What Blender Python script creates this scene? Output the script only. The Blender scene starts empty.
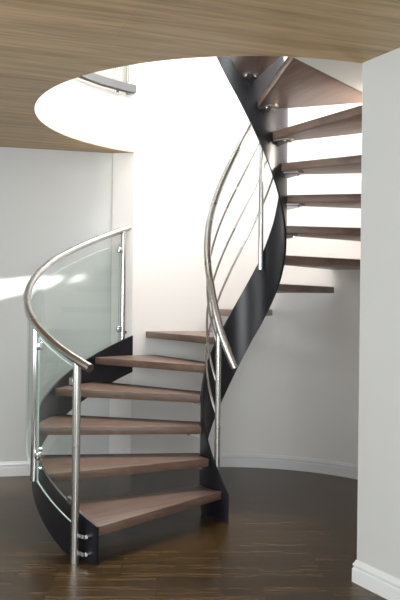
import bpy, bmesh, math, random
from math import radians, degrees, sin, cos, pi, hypot, atan2
from mathutils import Vector, Matrix
random.seed(4)
S = bpy.context.scene
COL = S.collection

# ------------------------------------------------------------------ camera
cam = bpy.data.cameras.new('camera'); camo = bpy.data.objects.new('camera', cam); COL.objects.link(camo)
cam.sensor_fit = 'HORIZONTAL'; cam.sensor_width = 36.0; cam.lens = 36 * 770.45 / 400
cam.clip_start = 0.05; cam.clip_end = 100
yaw, pit, rol = radians(13.3911), radians(0.2234), radians(0.7087)
F = Vector((sin(yaw) * cos(pit), cos(yaw) * cos(pit), sin(pit)))
Rt = Vector((cos(yaw), -sin(yaw), 0)); Up = Rt.cross(F)
R2 = Rt * cos(rol) + Up * sin(rol); U2 = -Rt * sin(rol) + Up * cos(rol)
M = Matrix((R2, U2, -F)).transposed().to_4x4(); M.translation = Vector((-1.4212, -4.7566, 1.3326))
camo.matrix_world = M
S.camera = camo

# ------------------------------------------------------------------ light and exposure
S.view_settings.view_transform = 'Standard'; S.view_settings.look = 'None'
S.view_settings.gamma = 1.0; S.view_settings.use_curve_mapping = False
S.view_settings.exposure = 0.0
W = bpy.data.worlds.new('sky'); S.world = W; W.use_nodes = True
bg = W.node_tree.nodes['Background']; bg.inputs[0].default_value = (0.75, 0.87, 1.0, 1); bg.inputs[1].default_value = 1.2
SUN_DIR = Vector((0.6, 0.78, -0.10)).normalized()
def sun():
    l = bpy.data.lights.new('sun', 'SUN'); l.energy = 9.0; l.angle = radians(0.6); l.color = (1, 0.97, 0.92)
    o = bpy.data.objects.new('sun', l); COL.objects.link(o)
    o.rotation_euler = SUN_DIR.to_track_quat('-Z', 'Y').to_euler(); o.location = (-8, -8, 4)
sun()
def area(name, loc, target, sx, sy, power, color=(1, 1, 1), shape='RECTANGLE'):
    l = bpy.data.lights.new(name, 'AREA'); l.shape = shape; l.size = sx
    if shape in ('RECTANGLE', 'ELLIPSE'): l.size_y = sy
    l.energy = power; l.color = color
    o = bpy.data.objects.new(name, l); COL.objects.link(o); o.location = loc
    d = Vector(target) - Vector(loc); o.rotation_euler = d.to_track_quat('-Z', 'Y').to_euler()
    return o
area('skylight_daylight', (0.25, 0.62, 5.25), (0.1, 0.3, 0), 1.3, 1.3, 135, (1.0, 0.985, 0.965), 'DISK')
area('upper_fill_light', (-3.9, -1.0, 4.3), (0, 0.3, 3.9), 2.6, 1.6, 120, (0.93, 0.97, 1.0))  # fill light added to brighten the upper level, no window behind it
area('stairwell_fill_light', (0.62, 1.06, 4.1), (-0.35, -0.35, 1.9), 1.1, 1.5, 92, (0.97, 0.985, 1.0))  # added stairwell fill, placed to spare the end of the curved wall
area('tread_fill_light', (1.02, -0.76, 2.37), (0.25, -0.9, 2.56), 0.12, 0.12, 24, (1.0, 0.90, 0.76), 'DISK')  # added lamp, out of view, to brighten the underside of an upper tread
area('front_window_daylight', (-1.6, -6.35, 1.5), (-1.6, 0, 1.4), 2.6, 1.7, 150, (0.9, 0.96, 1.0))
area('left_window_daylight', (-4.05, -2.6, 1.5), (0, -2.2, 1.3), 2.4, 1.5, 64, (0.92, 0.97, 1.0))

# ------------------------------------------------------------------ materials
def mat(name, col, rough=0.5, metal=0.0, spec=0.5):
    m = bpy.data.materials.new(name); m.use_nodes = True
    b = m.node_tree.nodes['Principled BSDF']
    b.inputs['Base Color'].default_value = (*col, 1); b.inputs['Roughness'].default_value = rough
    b.inputs['Metallic'].default_value = metal; b.inputs['Specular IOR Level'].default_value = spec
    return m, m.node_tree, b
def N(t, k, **kw):
    n = t.nodes.new(k)
    for a, v in kw.items(): setattr(n, a, v)
    return n
def plaster(name, col, rough=0.75):
    m, t, b = mat(name, col, rough, spec=0.3)
    tc = N(t, 'ShaderNodeTexCoord'); n = N(t, 'ShaderNodeTexNoise'); n.inputs['Scale'].default_value = 140; n.inputs['Detail'].default_value = 3
    bu = N(t, 'ShaderNodeBump'); bu.inputs['Strength'].default_value = 0.06; bu.inputs['Distance'].default_value = 0.004
    t.links.new(tc.outputs['Object'], n.inputs['Vector']); t.links.new(n.outputs['Fac'], bu.inputs['Height']); t.links.new(bu.outputs['Normal'], b.inputs['Normal'])
    n2 = N(t, 'ShaderNodeTexNoise'); n2.inputs['Scale'].default_value = 1.3
    mx = N(t, 'ShaderNodeMix', data_type='RGBA'); mx.inputs[6].default_value = (*[c * 0.97 for c in col], 1); mx.inputs[7].default_value = (*[min(1, c * 1.02) for c in col], 1)
    t.links.new(tc.outputs['Object'], n2.inputs['Vector']); t.links.new(n2.outputs['Fac'], mx.inputs[0]); t.links.new(mx.outputs[2], b.inputs['Base Color'])
    return m
def wood(name, dark, light, rough, plank=None, stretch=(1.2, 16, 16), rot=0.0, seam=0.5, spec=0.5, plank_len=1.2, var=(0.62, 1.25), bump=0.12):
    m, t, b = mat(name, light, rough, spec=spec)
    tc = N(t, 'ShaderNodeTexCoord'); mp = N(t, 'ShaderNodeMapping'); mp.inputs['Rotation'].default_value = (0, 0, rot)
    t.links.new(tc.outputs['Object'], mp.inputs['Vector'])
    st = N(t, 'ShaderNodeMapping'); st.inputs['Scale'].default_value = stretch
    t.links.new(mp.outputs[0], st.inputs['Vector'])
    n = N(t, 'ShaderNodeTexNoise'); n.inputs['Scale'].default_value = 2.2; n.inputs['Detail'].default_value = 6; n.inputs['Roughness'].default_value = 0.62; n.inputs['Distortion'].default_value = 0.6
    t.links.new(st.outputs[0], n.inputs['Vector'])
    fac = n.outputs['Fac']
    cr = N(t, 'ShaderNodeValToRGB'); e = cr.color_ramp.elements
    e[0].position = 0.3; e[0].color = (*dark, 1); e[1].position = 0.72; e[1].color = (*light, 1)
    t.links.new(fac, cr.inputs[0]); out = cr.outputs[0]
    if plank:
        br = N(t, 'ShaderNodeTexBrick'); br.inputs['Scale'].default_value = 1.0
        br.inputs['Brick Width'].default_value = plank_len; br.inputs['Row Height'].default_value = plank
        br.inputs['Mortar Size'].default_value = 0.003; br.inputs['Mortar Smooth'].default_value = 0.3; br.offset = 0.37
        br.inputs['Color1'].default_value = (var[0], var[0], var[0], 1); br.inputs['Color2'].default_value = (var[1], var[1] * .97, var[1] * .93, 1)
        br.inputs['Mortar'].default_value = (seam, seam, seam, 1)
        t.links.new(mp.outputs[0], br.inputs['Vector'])
        mx = N(t, 'ShaderNodeMix', data_type='RGBA', blend_type='MULTIPLY'); mx.inputs[0].default_value = 1
        t.links.new(out, mx.inputs[6]); t.links.new(br.outputs['Color'], mx.inputs[7]); out = mx.outputs[2]
    t.links.new(out, b.inputs['Base Color'])
    bu = N(t, 'ShaderNodeBump'); bu.inputs['Strength'].default_value = bump; bu.inputs['Distance'].default_value = 0.003
    t.links.new(fac, bu.inputs['Height']); t.links.new(bu.outputs['Normal'], b.inputs['Normal'])
    return m
def brushed(name, col, rough):
    m, t, b = mat(name, col, rough, 1.0)
    tc = N(t, 'ShaderNodeTexCoord'); n = N(t, 'ShaderNodeTexNoise'); n.inputs['Scale'].default_value = 3
    mr = N(t, 'ShaderNodeMapRange'); mr.inputs[3].default_value = rough * 0.8; mr.inputs[4].default_value = rough * 1.25
    t.links.new(tc.outputs['Object'], n.inputs['Vector']); t.links.new(n.outputs['Fac'], mr.inputs[0]); t.links.new(mr.outputs[0], b.inputs['Roughness'])
    return m
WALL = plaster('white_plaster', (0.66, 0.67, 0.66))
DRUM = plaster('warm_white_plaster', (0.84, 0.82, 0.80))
TRIM = plaster('white_gloss_trim', (0.80, 0.81, 0.82), 0.35)
CEIL = wood('pale_oak_veneer', (0.30, 0.205, 0.10), (0.62, 0.46, 0.26), 0.45, plank=0.42, stretch=(0.6, 9, 9), rot=radians(-6), seam=0.95, plank_len=3.1, var=(0.85, 1.1))
FLOOR = wood('dark_walnut_floor', (0.022, 0.012, 0.005), (0.105, 0.062, 0.023), 0.27, plank=0.06, stretch=(2.2, 22, 22), rot=radians(12), seam=0.3, plank_len=0.5, var=(0.7, 1.3), spec=0.25, bump=0.02)
TREAD = wood('walnut_tread', (0.115, 0.072, 0.053), (0.225, 0.146, 0.113), 0.40, stretch=(1.2, 13, 13))
STEEL = brushed('brushed_stainless_steel', (0.58, 0.57, 0.55), 0.26)
CHROME = brushed('polished_steel', (0.75, 0.76, 0.77), 0.12)
DARK = mat('dark_painted_steel', (0.008, 0.008, 0.013), 0.34, 0.0, 0.5)[0]
BRKT = brushed('dull_grey_steel', (0.30, 0.28, 0.26), 0.4)
TANE = plaster('grey_edge_trim', (0.14, 0.14, 0.14), 0.5)
def glassmat():
    m, t, b = mat('clear_glass', (0.90, 0.965, 0.95), 0.02, 0, 0.5)
    b.inputs['Transmission Weight'].default_value = 1.0; b.inputs['IOR'].default_value = 1.45
    # thin architectural glass: clear transmission with a fresnel reflection
    tr = N(t, 'ShaderNodeBsdfTransparent'); tr.inputs[0].default_value = (0.945, 0.975, 0.962, 1)
    gl = N(t, 'ShaderNodeBsdfGlossy'); gl.inputs['Roughness'].default_value = 0.02
    fr = N(t, 'ShaderNodeFresnel'); fr.inputs[0].default_value = 1.5
    mx = N(t, 'ShaderNodeMixShader'); out = t.nodes['Material Output']
    ge = N(t, 'ShaderNodeNewGeometry'); iv = N(t, 'ShaderNodeMath', operation='SUBTRACT'); iv.inputs[0].default_value = 1; mu = N(t, 'ShaderNodeMath', operation='MULTIPLY')
    t.links.new(ge.outputs['Backfacing'], iv.inputs[1]); t.links.new(iv.outputs[0], mu.inputs[0]); t.links.new(fr.outputs[0], mu.inputs[1])
    t.links.new(mu.outputs[0], mx.inputs[0]); t.links.new(tr.outputs[0], mx.inputs[1]); t.links.new(gl.outputs[0], mx.inputs[2])
    t.links.new(mx.outputs[0], out.inputs['Surface'])
    return m
GLASS = glassmat()
EDGE = mat('polished_glass_edge', (0.50, 0.66, 0.62), 0.15, 0, 0.6)[0]

# ------------------------------------------------------------------ helpers
def P(r, a, z): a = radians(a); return Vector((r * cos(a), r * sin(a), z))
def mark_sharp(bm, ang=35):
    bm.normal_update()
    for f in bm.faces: f.smooth = True
    for e in bm.edges:
        if len(e.link_faces) == 2: e.smooth = e.calc_face_angle(0) < radians(ang)
def obj(name, bm, m, parent=None, smooth=True):
    bmesh.ops.recalc_face_normals(bm, faces=bm.faces[:])
    if smooth: mark_sharp(bm)
    me = bpy.data.meshes.new(name); bm.to_mesh(me); bm.free(); me.materials.append(m)
    o = bpy.data.objects.new(name, me); COL.objects.link(o)
    if parent: o.parent = parent
    return o
def struct(name, bm, m, smooth=True):
    o = obj(name, bm, m, None, smooth); o['kind'] = 'structure'; return o
def empty(name, loc, label, cat, group=None):
    o = bpy.data.objects.new(name, None); COL.objects.link(o); o.location = loc; o['label'] = label; o['category'] = cat
    if group: o['group'] = group
    return o
def box(bm, c, s, rot=None):
    r = bmesh.ops.create_cube(bm, size=1.0); vs = r['verts']
    mt = Matrix.Translation(c) @ (rot.to_4x4() if rot is not None else Matrix.Identity(4)) @ Matrix.Diagonal((*s, 1))
    bmesh.ops.transform(bm, matrix=mt, verts=vs); return vs
def bevel(bm, w, seg=2, ang=50):
    bm.normal_update()
    es = [e for e in bm.edges if len(e.link_faces) == 2 and e.calc_face_angle(0) > radians(ang)]
    bmesh.ops.bevel(bm, geom=es, offset=w, segments=seg, profile=0.5, affect='EDGES', clamp_overlap=True)
def prism(bm, pts, z0, z1):
    lo = [bm.verts.new((p[0], p[1], z0)) for p in pts]; hi = [bm.verts.new((p[0], p[1], z1)) for p in pts]
    n = len(pts); bm.faces.new(lo); bm.faces.new(hi)
    for i in range(n): bm.faces.new((lo[i], lo[(i + 1) % n], hi[(i + 1) % n], hi[i]))
def tube(bm, pts, r, seg=14, caps=True):
    rings = []; n = len(pts); up = Vector((0, 0, 1)); prev = None
    for i, p in enumerate(pts):
        d = (pts[min(i + 1, n - 1)] - pts[max(i - 1, 0)]).normalized()
        if prev is None:
            x = d.cross(up)
            if x.length < 0.05: x = d.cross(Vector((1, 0, 0)))
            x.normalize()
        else: x = (prev - d * prev.dot(d)).normalized()
        prev = x; y = d.cross(x)
        rings.append([bm.verts.new(p + (x * cos(2 * pi * k / seg) + y * sin(2 * pi * k / seg)) * r) for k in range(seg)])
    for a, b in zip(rings, rings[1:]):
        for k in range(seg): bm.faces.new((a[k], a[(k + 1) % seg], b[(k + 1) % seg], b[k]))
    if caps: bm.faces.new(rings[0]); bm.faces.new(rings[-1])
def ribbon(bm, r0, r1, angs, zb, zt):
    """curved plate between radii r0 and r1, bottom zb(a), top zt(a)"""
    rows = []
    for a in angs:
        b, t = zb(a), zt(a)
        rows.append([bm.verts.new(P(r0, a, b)), bm.verts.new(P(r1, a, b)), bm.verts.new(P(r1, a, t)), bm.verts.new(P(r0, a, t))])
    for A, B in zip(rows, rows[1:]):
        for k in range(4): bm.faces.new((A[k], A[(k + 1) % 4], B[(k + 1) % 4], B[k]))
    bm.faces.new(rows[0]); bm.faces.new(rows[-1])
def frange(a, b, step):
    n = max(1, int(round(abs(b - a) / step))); return [a + (b - a) * i / n for i in range(n + 1)]
def sweep_profile(bm, path, prof):
    """path: list of (x, y, nx, ny), prof: list of (offset along n, z)"""
    rows = [[bm.verts.new((x + nx * o, y + ny * o, z)) for o, z in prof] for x, y, nx, ny in path]
    k = len(prof)
    for A, B in zip(rows, rows[1:]):
        for i in range(k): bm.faces.new((A[i], A[(i + 1) % k], B[(i + 1) % k], B[i]))
    bm.faces.new(rows[0]); bm.faces.new(rows[-1])
def polyface(bm, outer, holes, f3):
    """planar face with holes, f3 maps 2-D to 3-D"""
    es = []
    for loop in [outer] + holes:
        vs = [bm.verts.new(f3(*p)) for p in loop]
        es += [bm.edges.new((vs[i], vs[(i + 1) % len(vs)])) for i in range(len(vs))]
    bmesh.ops.triangle_fill(bm, edges=es, use_beauty=True, use_dissolve=False)
def plate(bm, outer, holes, f0, f1):
    for f in (f0, f1): polyface(bm, outer, holes, f)
    for loop in [outer] + holes:
        n = len(loop)
        for i in range(n):
            p, q = loop[i], loop[(i + 1) % n]
            bm.faces.new([bm.verts.new(f0(*p)), bm.verts.new(f0(*q)), bm.verts.new(f1(*q)), bm.verts.new(f1(*p))])
    bmesh.ops.remove_doubles(bm, verts=bm.verts[:], dist=1e-5)

# ------------------------------------------------------------------ stair geometry
RI, RO, RW = 0.270, 1.305, 1.340            # inner stringer, tread outer radius, curved wall
RISE, TURN, A0 = 0.184, 22.088, 218.98
H, UP = 2.5, 2.945                           # ceiling underside, upper floor
SL = RISE / TURN
def line(a): return RISE + (A0 - a) * SL
def interp(x, tab):
    if x <= tab[0][0]: return tab[0][1]
    for (a, u), (b, v) in zip(tab, tab[1:]):
        if x <= b: return u + (v - u) * (x - a) / (b - a)
    return tab[-1][1]

# ------------------------------------------------------------------ the setting
XL, XR, YF, YB = -4.2, 1.95, -6.5, 1.285
CX, CY = 0.187, -1.329                       # near corner of the right wall
WD = Vector((0.26, -1.0)).normalized()       # direction in which that wall runs to the front
WE = (CX + WD.x * 5.4, CY + WD.y * 5.4)
bm = bmesh.new(); prism(bm, [(-4.4, -6.7), (2.6, -6.7), (2.6, 1.7), (-4.4, 1.7)], -0.12, 0); struct('floor', bm, FLOOR, False)
A_W0, A_W1 = 113.7, -82.0
def slab(z0, z1, name, m, r, xr=2.6):
    a_ = [(P(r, a, 0).x, P(r, a, 0).y) for a in frange(114.2, 278.0, 2.0)]
    pts = a_ + [(CX + .02, CY - .01), (CX + 0.9, CY), (xr, CY), (xr, -6.6), (-4.3, -6.6), (-4.3, 1.40), (a_[0][0], 1.40)]
    b = bmesh.new(); plate(b, pts, [], lambda x, y: (x, y, z0), lambda x, y: (x, y, z1)); return struct(name, b, m, False)
slab(H, H + 0.006, 'ceiling', CEIL, 1.330)
slab(H + 0.006, UP - 0.006, 'ceiling_slab', WALL, 1.333)
slab(UP - 0.006, UP, 'floor_upper', CEIL, 1.375)
# edge trim of the upper floor round the stairwell
bm = bmesh.new(); ribbon(bm, 1.300, 1.345, frange(114.3, 262, 2), lambda a: UP - 0.030 + 0.046, lambda a: UP + 0.075); struct('trim_1', bm, TANE)
# back wall
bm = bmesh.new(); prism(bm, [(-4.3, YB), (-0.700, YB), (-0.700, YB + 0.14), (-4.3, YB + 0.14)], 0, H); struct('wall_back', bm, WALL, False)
bm = bmesh.new(); prism(bm, [(-4.3, YB), (-0.700, YB), (-0.700, YB + 0.14), (-4.3, YB + 0.14)], UP, 5.4); struct('wall_upper_back', bm, WALL, False)
# curved wall round the stair, floor to roof
bm = bmesh.new()
inner = [P(1.34, a, 0) for a in frange(A_W0, A_W1, 2)]
outer = [P(1.50, a, 0) for a in frange(A_W1 + 3, 112, 2)] + [Vector((-0.700, YB + 0.14, 0)), Vector((-0.6995, YB - 0.009, 0))]
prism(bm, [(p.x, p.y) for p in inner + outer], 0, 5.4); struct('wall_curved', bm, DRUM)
# right wall (a short wing wall running to the front)
bm = bmesh.new()
n2 = Vector((-WD.y, WD.x))
prism(bm, [(CX, CY), WE, (WE[0] + n2.x * .15 + .1, WE[1] + n2.y * .15), (CX + 0.42, CY - 0.02), (CX + 0.40, CY + 0.12), (CX+.02, CY + 0.003)], 0, H)
struct('wall_right', bm, WALL, False)
bm = bmesh.new(); prism(bm, [(2.45, CY), (2.6, CY), (2.6, -6.6), (2.45, -6.6)], UP, 5.4); struct('wall_upper_right', bm, WALL, False)
bm = bmesh.new(); prism(bm, [(0.35, CY + .08), (2.45, CY + .08), (2.45, CY - .04), (0.35, CY - .04)], UP, 5.4); struct('wall_upper_partition', bm, WALL, False)
# left wall with added holes shaped to throw sun patches on the back wall
patch1 = [(-1.90, 1.30), (-1.55, 1.345), (-1.16, 1.445), (-1.045, 1.525), (-1.30, 1.515), (-1.55, 1.485), (-1.90, 1.44)]
patch2 = [(-1.07, 1.455), (-0.98, 1.49), (-0.87, 1.53), (-0.96, 1.53)]
def back(q):
    X = Vector((q[0], YB, q[1])); t = (X.x - (-4.2)) / SUN_DIR.x; X = X - SUN_DIR * t; return (X.y, X.z)
holes = [[back(q) for q in p] for p in (patch1, patch2)]
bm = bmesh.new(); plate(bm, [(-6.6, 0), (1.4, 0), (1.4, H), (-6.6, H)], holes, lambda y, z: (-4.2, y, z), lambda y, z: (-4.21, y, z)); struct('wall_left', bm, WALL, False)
bm = bmesh.new(); prism(bm, [(-4.2, -6.6), (-4.35, -6.6), (-4.35, 1.42), (-4.2, 1.42)], UP, 5.4); struct('wall_upper_left', bm, WALL, False)
bm = bmesh.new(); prism(bm, [(-4.3, -6.5), (2.6, -6.5), (2.6, -6.62), (-4.3, -6.62)], 0, 5.4); struct('wall_front', bm, WALL, False)
bm = bmesh.new(); prism(bm, [(-4.35, -6.62), (2.6, -6.62), (2.6, 1.6), (-4.35, 1.6)], 5.4, 5.5); struct('ceiling_upper', bm, WALL, False)
# plaster soffit closing the corner of the stairwell beside the top tread
bm = bmesh.new()
so = [P(1.338, a, 0) for a in frange(-98, -24, 3)]
prism(bm, [(p.x, p.y) for p in so] + [(0.80, -0.53)], H + 0.004, H + 0.07); struct('ceiling_soffit', bm, WALL, False)

# baseboards
prof = [(0, 0), (0.019, 0), (0.019, 0.066), (0.014, 0.068), (0.014, 0.078), (0.017, 0.081), (0.017, 0.087), (0.010, 0.096), (0.006, 0.107), (0, 0.108)]
bm = bmesh.new(); sweep_profile(bm, [(-4.2, YB, 0, -1), (-0.702, YB, 0, -1), (-0.702, YB, 0, -1)][:2], prof); struct('baseboard_back', bm, TRIM)
bm = bmesh.new(); sweep_profile(bm, [(P(1.34, a, 0).x, P(1.34, a, 0).y, -cos(radians(a)), -sin(radians(a))) for a in frange(A_W0, A_W1 + 1, 2)], prof); struct('baseboard_curved', bm, TRIM)
bm = bmesh.new(); nn = Vector((WD.y, -WD.x)); nn = nn if nn.x < 0 else -nn
sweep_profile(bm, [(CX + .03, CY + .001, -.05, 1), (CX, CY, nn.x - .1, nn.y + 1), (CX + .0001, CY - .0002, nn.x - .1, nn.y + 1), (CX + WD.x * 5.3, CY + WD.y * 5.3, nn.x, nn.y)], prof); struct('baseboard_right', bm, TRIM)

# ------------------------------------------------------------------ the spiral staircase
stair = empty('spiral_staircase', (0, 0, 0), 'dark steel spiral staircase with brown wooden treads and curved glass side on dark floor', 'staircase')
WI, WO = 20.9, 12.5
def make_tread(k):
    c = A0 - (k - 1) * TURN - WO; z = k * RISE
    WI = 20.9 if k < 7 else 12 if k < 9 else (16 if k < 13 else 11)
    ro = RO if k <= 4 else (1.303 if k == 5 else (1.322 if k in (7, 8) else 1.338))
    WO_ = 10.8 if k in (7, 8) else WO
    bm = bmesh.new()
    pts = [P(RI + .003, c + t, 0) for t in frange(-WI, WI, 7)]
    if k == 14:
        # straight outer end
        e0 = Vector((-0.135, -1.262, 0)); e1 = Vector((0.66, -0.627, 0))
        pts += [e1, e0]
    elif k == 15:
        pts += [P(1.325, c + t, 0) for t in frange(WO, -WO, 3)]
    else:
        pts += [P(ro, c + t, 0) for t in frange(WO_, -WO_, 3)]
    cen = P(0, 0, 0); rot = Matrix.Rotation(-radians(c), 4, 'Z')
    loc = [(rot @ p) for p in pts]
    prism(bm, [(p.x, p.y) for p in loc], -0.050, 0.0)
    bmesh.ops.recalc_face_normals(bm, faces=bm.faces[:]); bevel(bm, 0.0045, 2, 50)
    t = obj('tread', bm, TREAD, stair); t.location = (0, 0, z); t.rotation_euler = (0, 0, radians(c))
    # steel bracket under the inner end: rounded plate, web and two bolt heads
    bm = bmesh.new()
    pl = [(RI - .006, -0.045), (RI + .07, -0.045)] + [(RI + .07 + .045 * cos(radians(a)), .045 * sin(radians(a))) for a in frange(-80, 80, 16)] + [(RI + .07, 0.045), (RI - .006, 0.045)]
    prism(bm, pl, -0.060, -0.0505)
    web = [(RI - .006, -0.060), (RI + .085, -0.060), (RI + .075, -0.070), (RI + .04, -0.078), (RI - .006, -0.088)]
    va = [bm.verts.new((x, -0.005, zz)) for x, zz in web]; vb = [bm.verts.new((x, 0.005, zz)) for x, zz in web]
    bm.faces.new(va); bm.faces.new(vb)
    for i in range(len(web)): bm.faces.new((va[i], va[(i + 1) % len(web)], vb[(i + 1) % len(web)], vb[i]))
    br = obj('bracket', bm, BRKT, t)
    bm = bmesh.new()
    bm.free()
    for (x, y) in ((RI + .075, -.026), (RI + .075, .026)):
        bm = bmesh.new(); tube(bm, [Vector((x, y, -0.0595)), Vector((x, y, -0.069))], 0.009, 6); obj('bolt', bm, CHROME, t)
for k in range(1, 16): make_tread(k)

# inner stringer: helical plate, tall
def in_top(a): return line(a) + interp(a, [(-60, .47), (-15, .45), (0, .30), (12, .16), (25, .08), (50, .03), (110, 0.03), (190, 0.12), (240, 0.125)])
def in_bot(a): return max(0.0, line(a) - interp(a, [(-120, .40), (-40, .45), (60, .42), (100, .45), (180, .47)]))
bm = bmesh.new(); ribbon(bm, RI - 0.013, RI, frange(236.5, -150, 3), in_bot, lambda a: min(in_top(a), UP + .10)); obj('inner_stringer', bm, DARK, stair)
# outer stringer
bm = bmesh.new(); ribbon(bm, 1.306, 1.319, frange(220.0, 114.3, 2), lambda a: max(0, line(a) - .265), lambda a: line(a) + .018); o = obj('outer_stringer', bm, DARK, stair)

# inner handrail, rods, posts
RR = 0.235
def in_rail(a): return line(a) + interp(a, [(150, 1.08), (190, 1.05), (216, 0.965), (240, 0.935)])
def helix(r, a0, a1, zf, step=4): return [P(r, a, zf(a)) for a in frange(a0, a1, step)]
bm = bmesh.new(); tube(bm, helix(RR + .003, 241, -150, in_rail), 0.023, 16); obj('inner_handrail', bm, STEEL, stair)
for off in (0.83, 0.58, 0.345):
    bm = bmesh.new(); tube(bm, helix(RR, 214, -150, lambda a: line(a) + off * (1 if a < 150 else 1 + .12 * min(1, (a - 150) / 60) * (1 if off < .5 else 0)), 5), 0.0075, 10); obj('rod', bm, STEEL, stair)
def inner_post(a, z0, r=.0175):
    bm = bmesh.new(); p = P(RR, a, 0)
    tube(bm, [Vector((p.x, p.y, z0)), Vector((p.x, p.y, in_rail(a) - .012))], r, 16)
    t = obj('post', bm, STEEL, stair)
    for zz in (z0 + .05, z0 + .17):
        bm = bmesh.new(); tube(bm, [P(RR, a, zz), P(RI - .012, a, zz)], 0.010, 10); obj('standoff', bm, STEEL, t)
inner_post(213, 0.13); inner_post(45.5, 1.56); inner_post(-72, 2.50)

def glass_panel(bm, parent):
    o = obj('glass_panel', bm, GLASS, parent); o.data.materials.append(EDGE)
    for p in o.data.polygons:
        c = p.center; rad = Vector((c.x, c.y, 0)).normalized()
        if abs(p.normal.dot(rad)) < 0.5: p.material_index = 1
    return o
# outer handrail, posts, glass
RG = 1.352
def out_rail(a): return line(a) + interp(a, [(114, .862), (150, .855), (180, .82), (219, .815)])
bm = bmesh.new(); tube(bm, helix(RG + .010, 219.2, 114.6, out_rail, 2.5), 0.023, 16)
obj('outer_handrail', bm, STEEL, stair)
posts = [(214.9, 0.0), (195, 0.33), (117.0, 0.93)]
for a, z0 in posts:
    bm = bmesh.new(); p = P(RG + .008, a, 0)
    tube(bm, [Vector((p.x, p.y, z0)), Vector((p.x, p.y, out_rail(a) - .012))], 0.0215, 18)
    t = obj('post', bm, CHROME if a > 120 and a < 200 else STEEL, stair)
    rot = Matrix.Rotation(radians(a), 3, 'Z')
    for zz, sgn in ((line(a) + .09, 1), (line(a) + .70, 1), (line(a) + .09, -1), (line(a) + .70, -1)):
        if a > 200 and sgn > 0 or a < 120 and sgn < 0: continue
        bm = bmesh.new(); q = P(RG, a + sgn * 1.7, zz)
        box(bm, q, (.032, .042, .045), Matrix.Rotation(radians(a + sgn * 1.7), 3, 'Z')); bevel(bm, .008, 3)
        obj('glass_clamp', bm, CHROME, t)
    zs = (.045, .135) if z0 == 0 else (z0 + .06, z0 + .17)
    for zz in zs:
        for da in ((-2.4, 2.4) if z0 == 0 else (0,)):
            bm = bmesh.new()
            tube(bm, [P(1.318, a + da, zz), P(1.335, a + da, zz)], 0.012, 12)
            if da: box(bm, P(1.341, a + da / 2, zz), (.008, .060, .020), Matrix.Rotation(radians(a + da / 2), 3, 'Z'))
            obj('bolt', bm, CHROME, t)
for a0, a1 in ((213.3, 196.6), (193.4, 118.8)):
    bm = bmesh.new(); ribbon(bm, RG - .005, RG + .005, frange(a0, a1, 2), lambda a: line(a) - .035, lambda a: line(a) + .765); glass_panel(bm, stair)

# ------------------------------------------------------------------ balustrade of the upper floor
bal = empty('glass_balustrade', P(1.36, 150, UP), 'glass balustrade with steel posts on the upper floor edge above the stairwell', 'balustrade')
inv = Matrix.Translation(bal.location).inverted()
def childobj(name, bm, m):
    bmesh.ops.transform(bm, matrix=inv, verts=bm.verts[:]); return obj(name, bm, m, bal)
for a in (116.0, 120.5, 151, 186, 221, 250):
    bm = bmesh.new(); tube(bm, [P(1.36, a, UP - .005), P(1.36, a, UP + .98)], 0.018, 14); childobj('post', bm, STEEL)
for a0, a1 in ((150, 121.6), (185, 152), (220, 187), (249, 222)):
    bm = bmesh.new(); ribbon(bm, 1.355, 1.365, frange(a0, a1, 2), lambda a: UP + .03, lambda a: UP + .9); childobj('glass_panel', bm, GLASS)
bm = bmesh.new(); tube(bm, [P(1.36, a, UP + .99) for a in frange(115.2, 252, 3)], 0.021, 14); childobj('handrail', bm, STEEL)
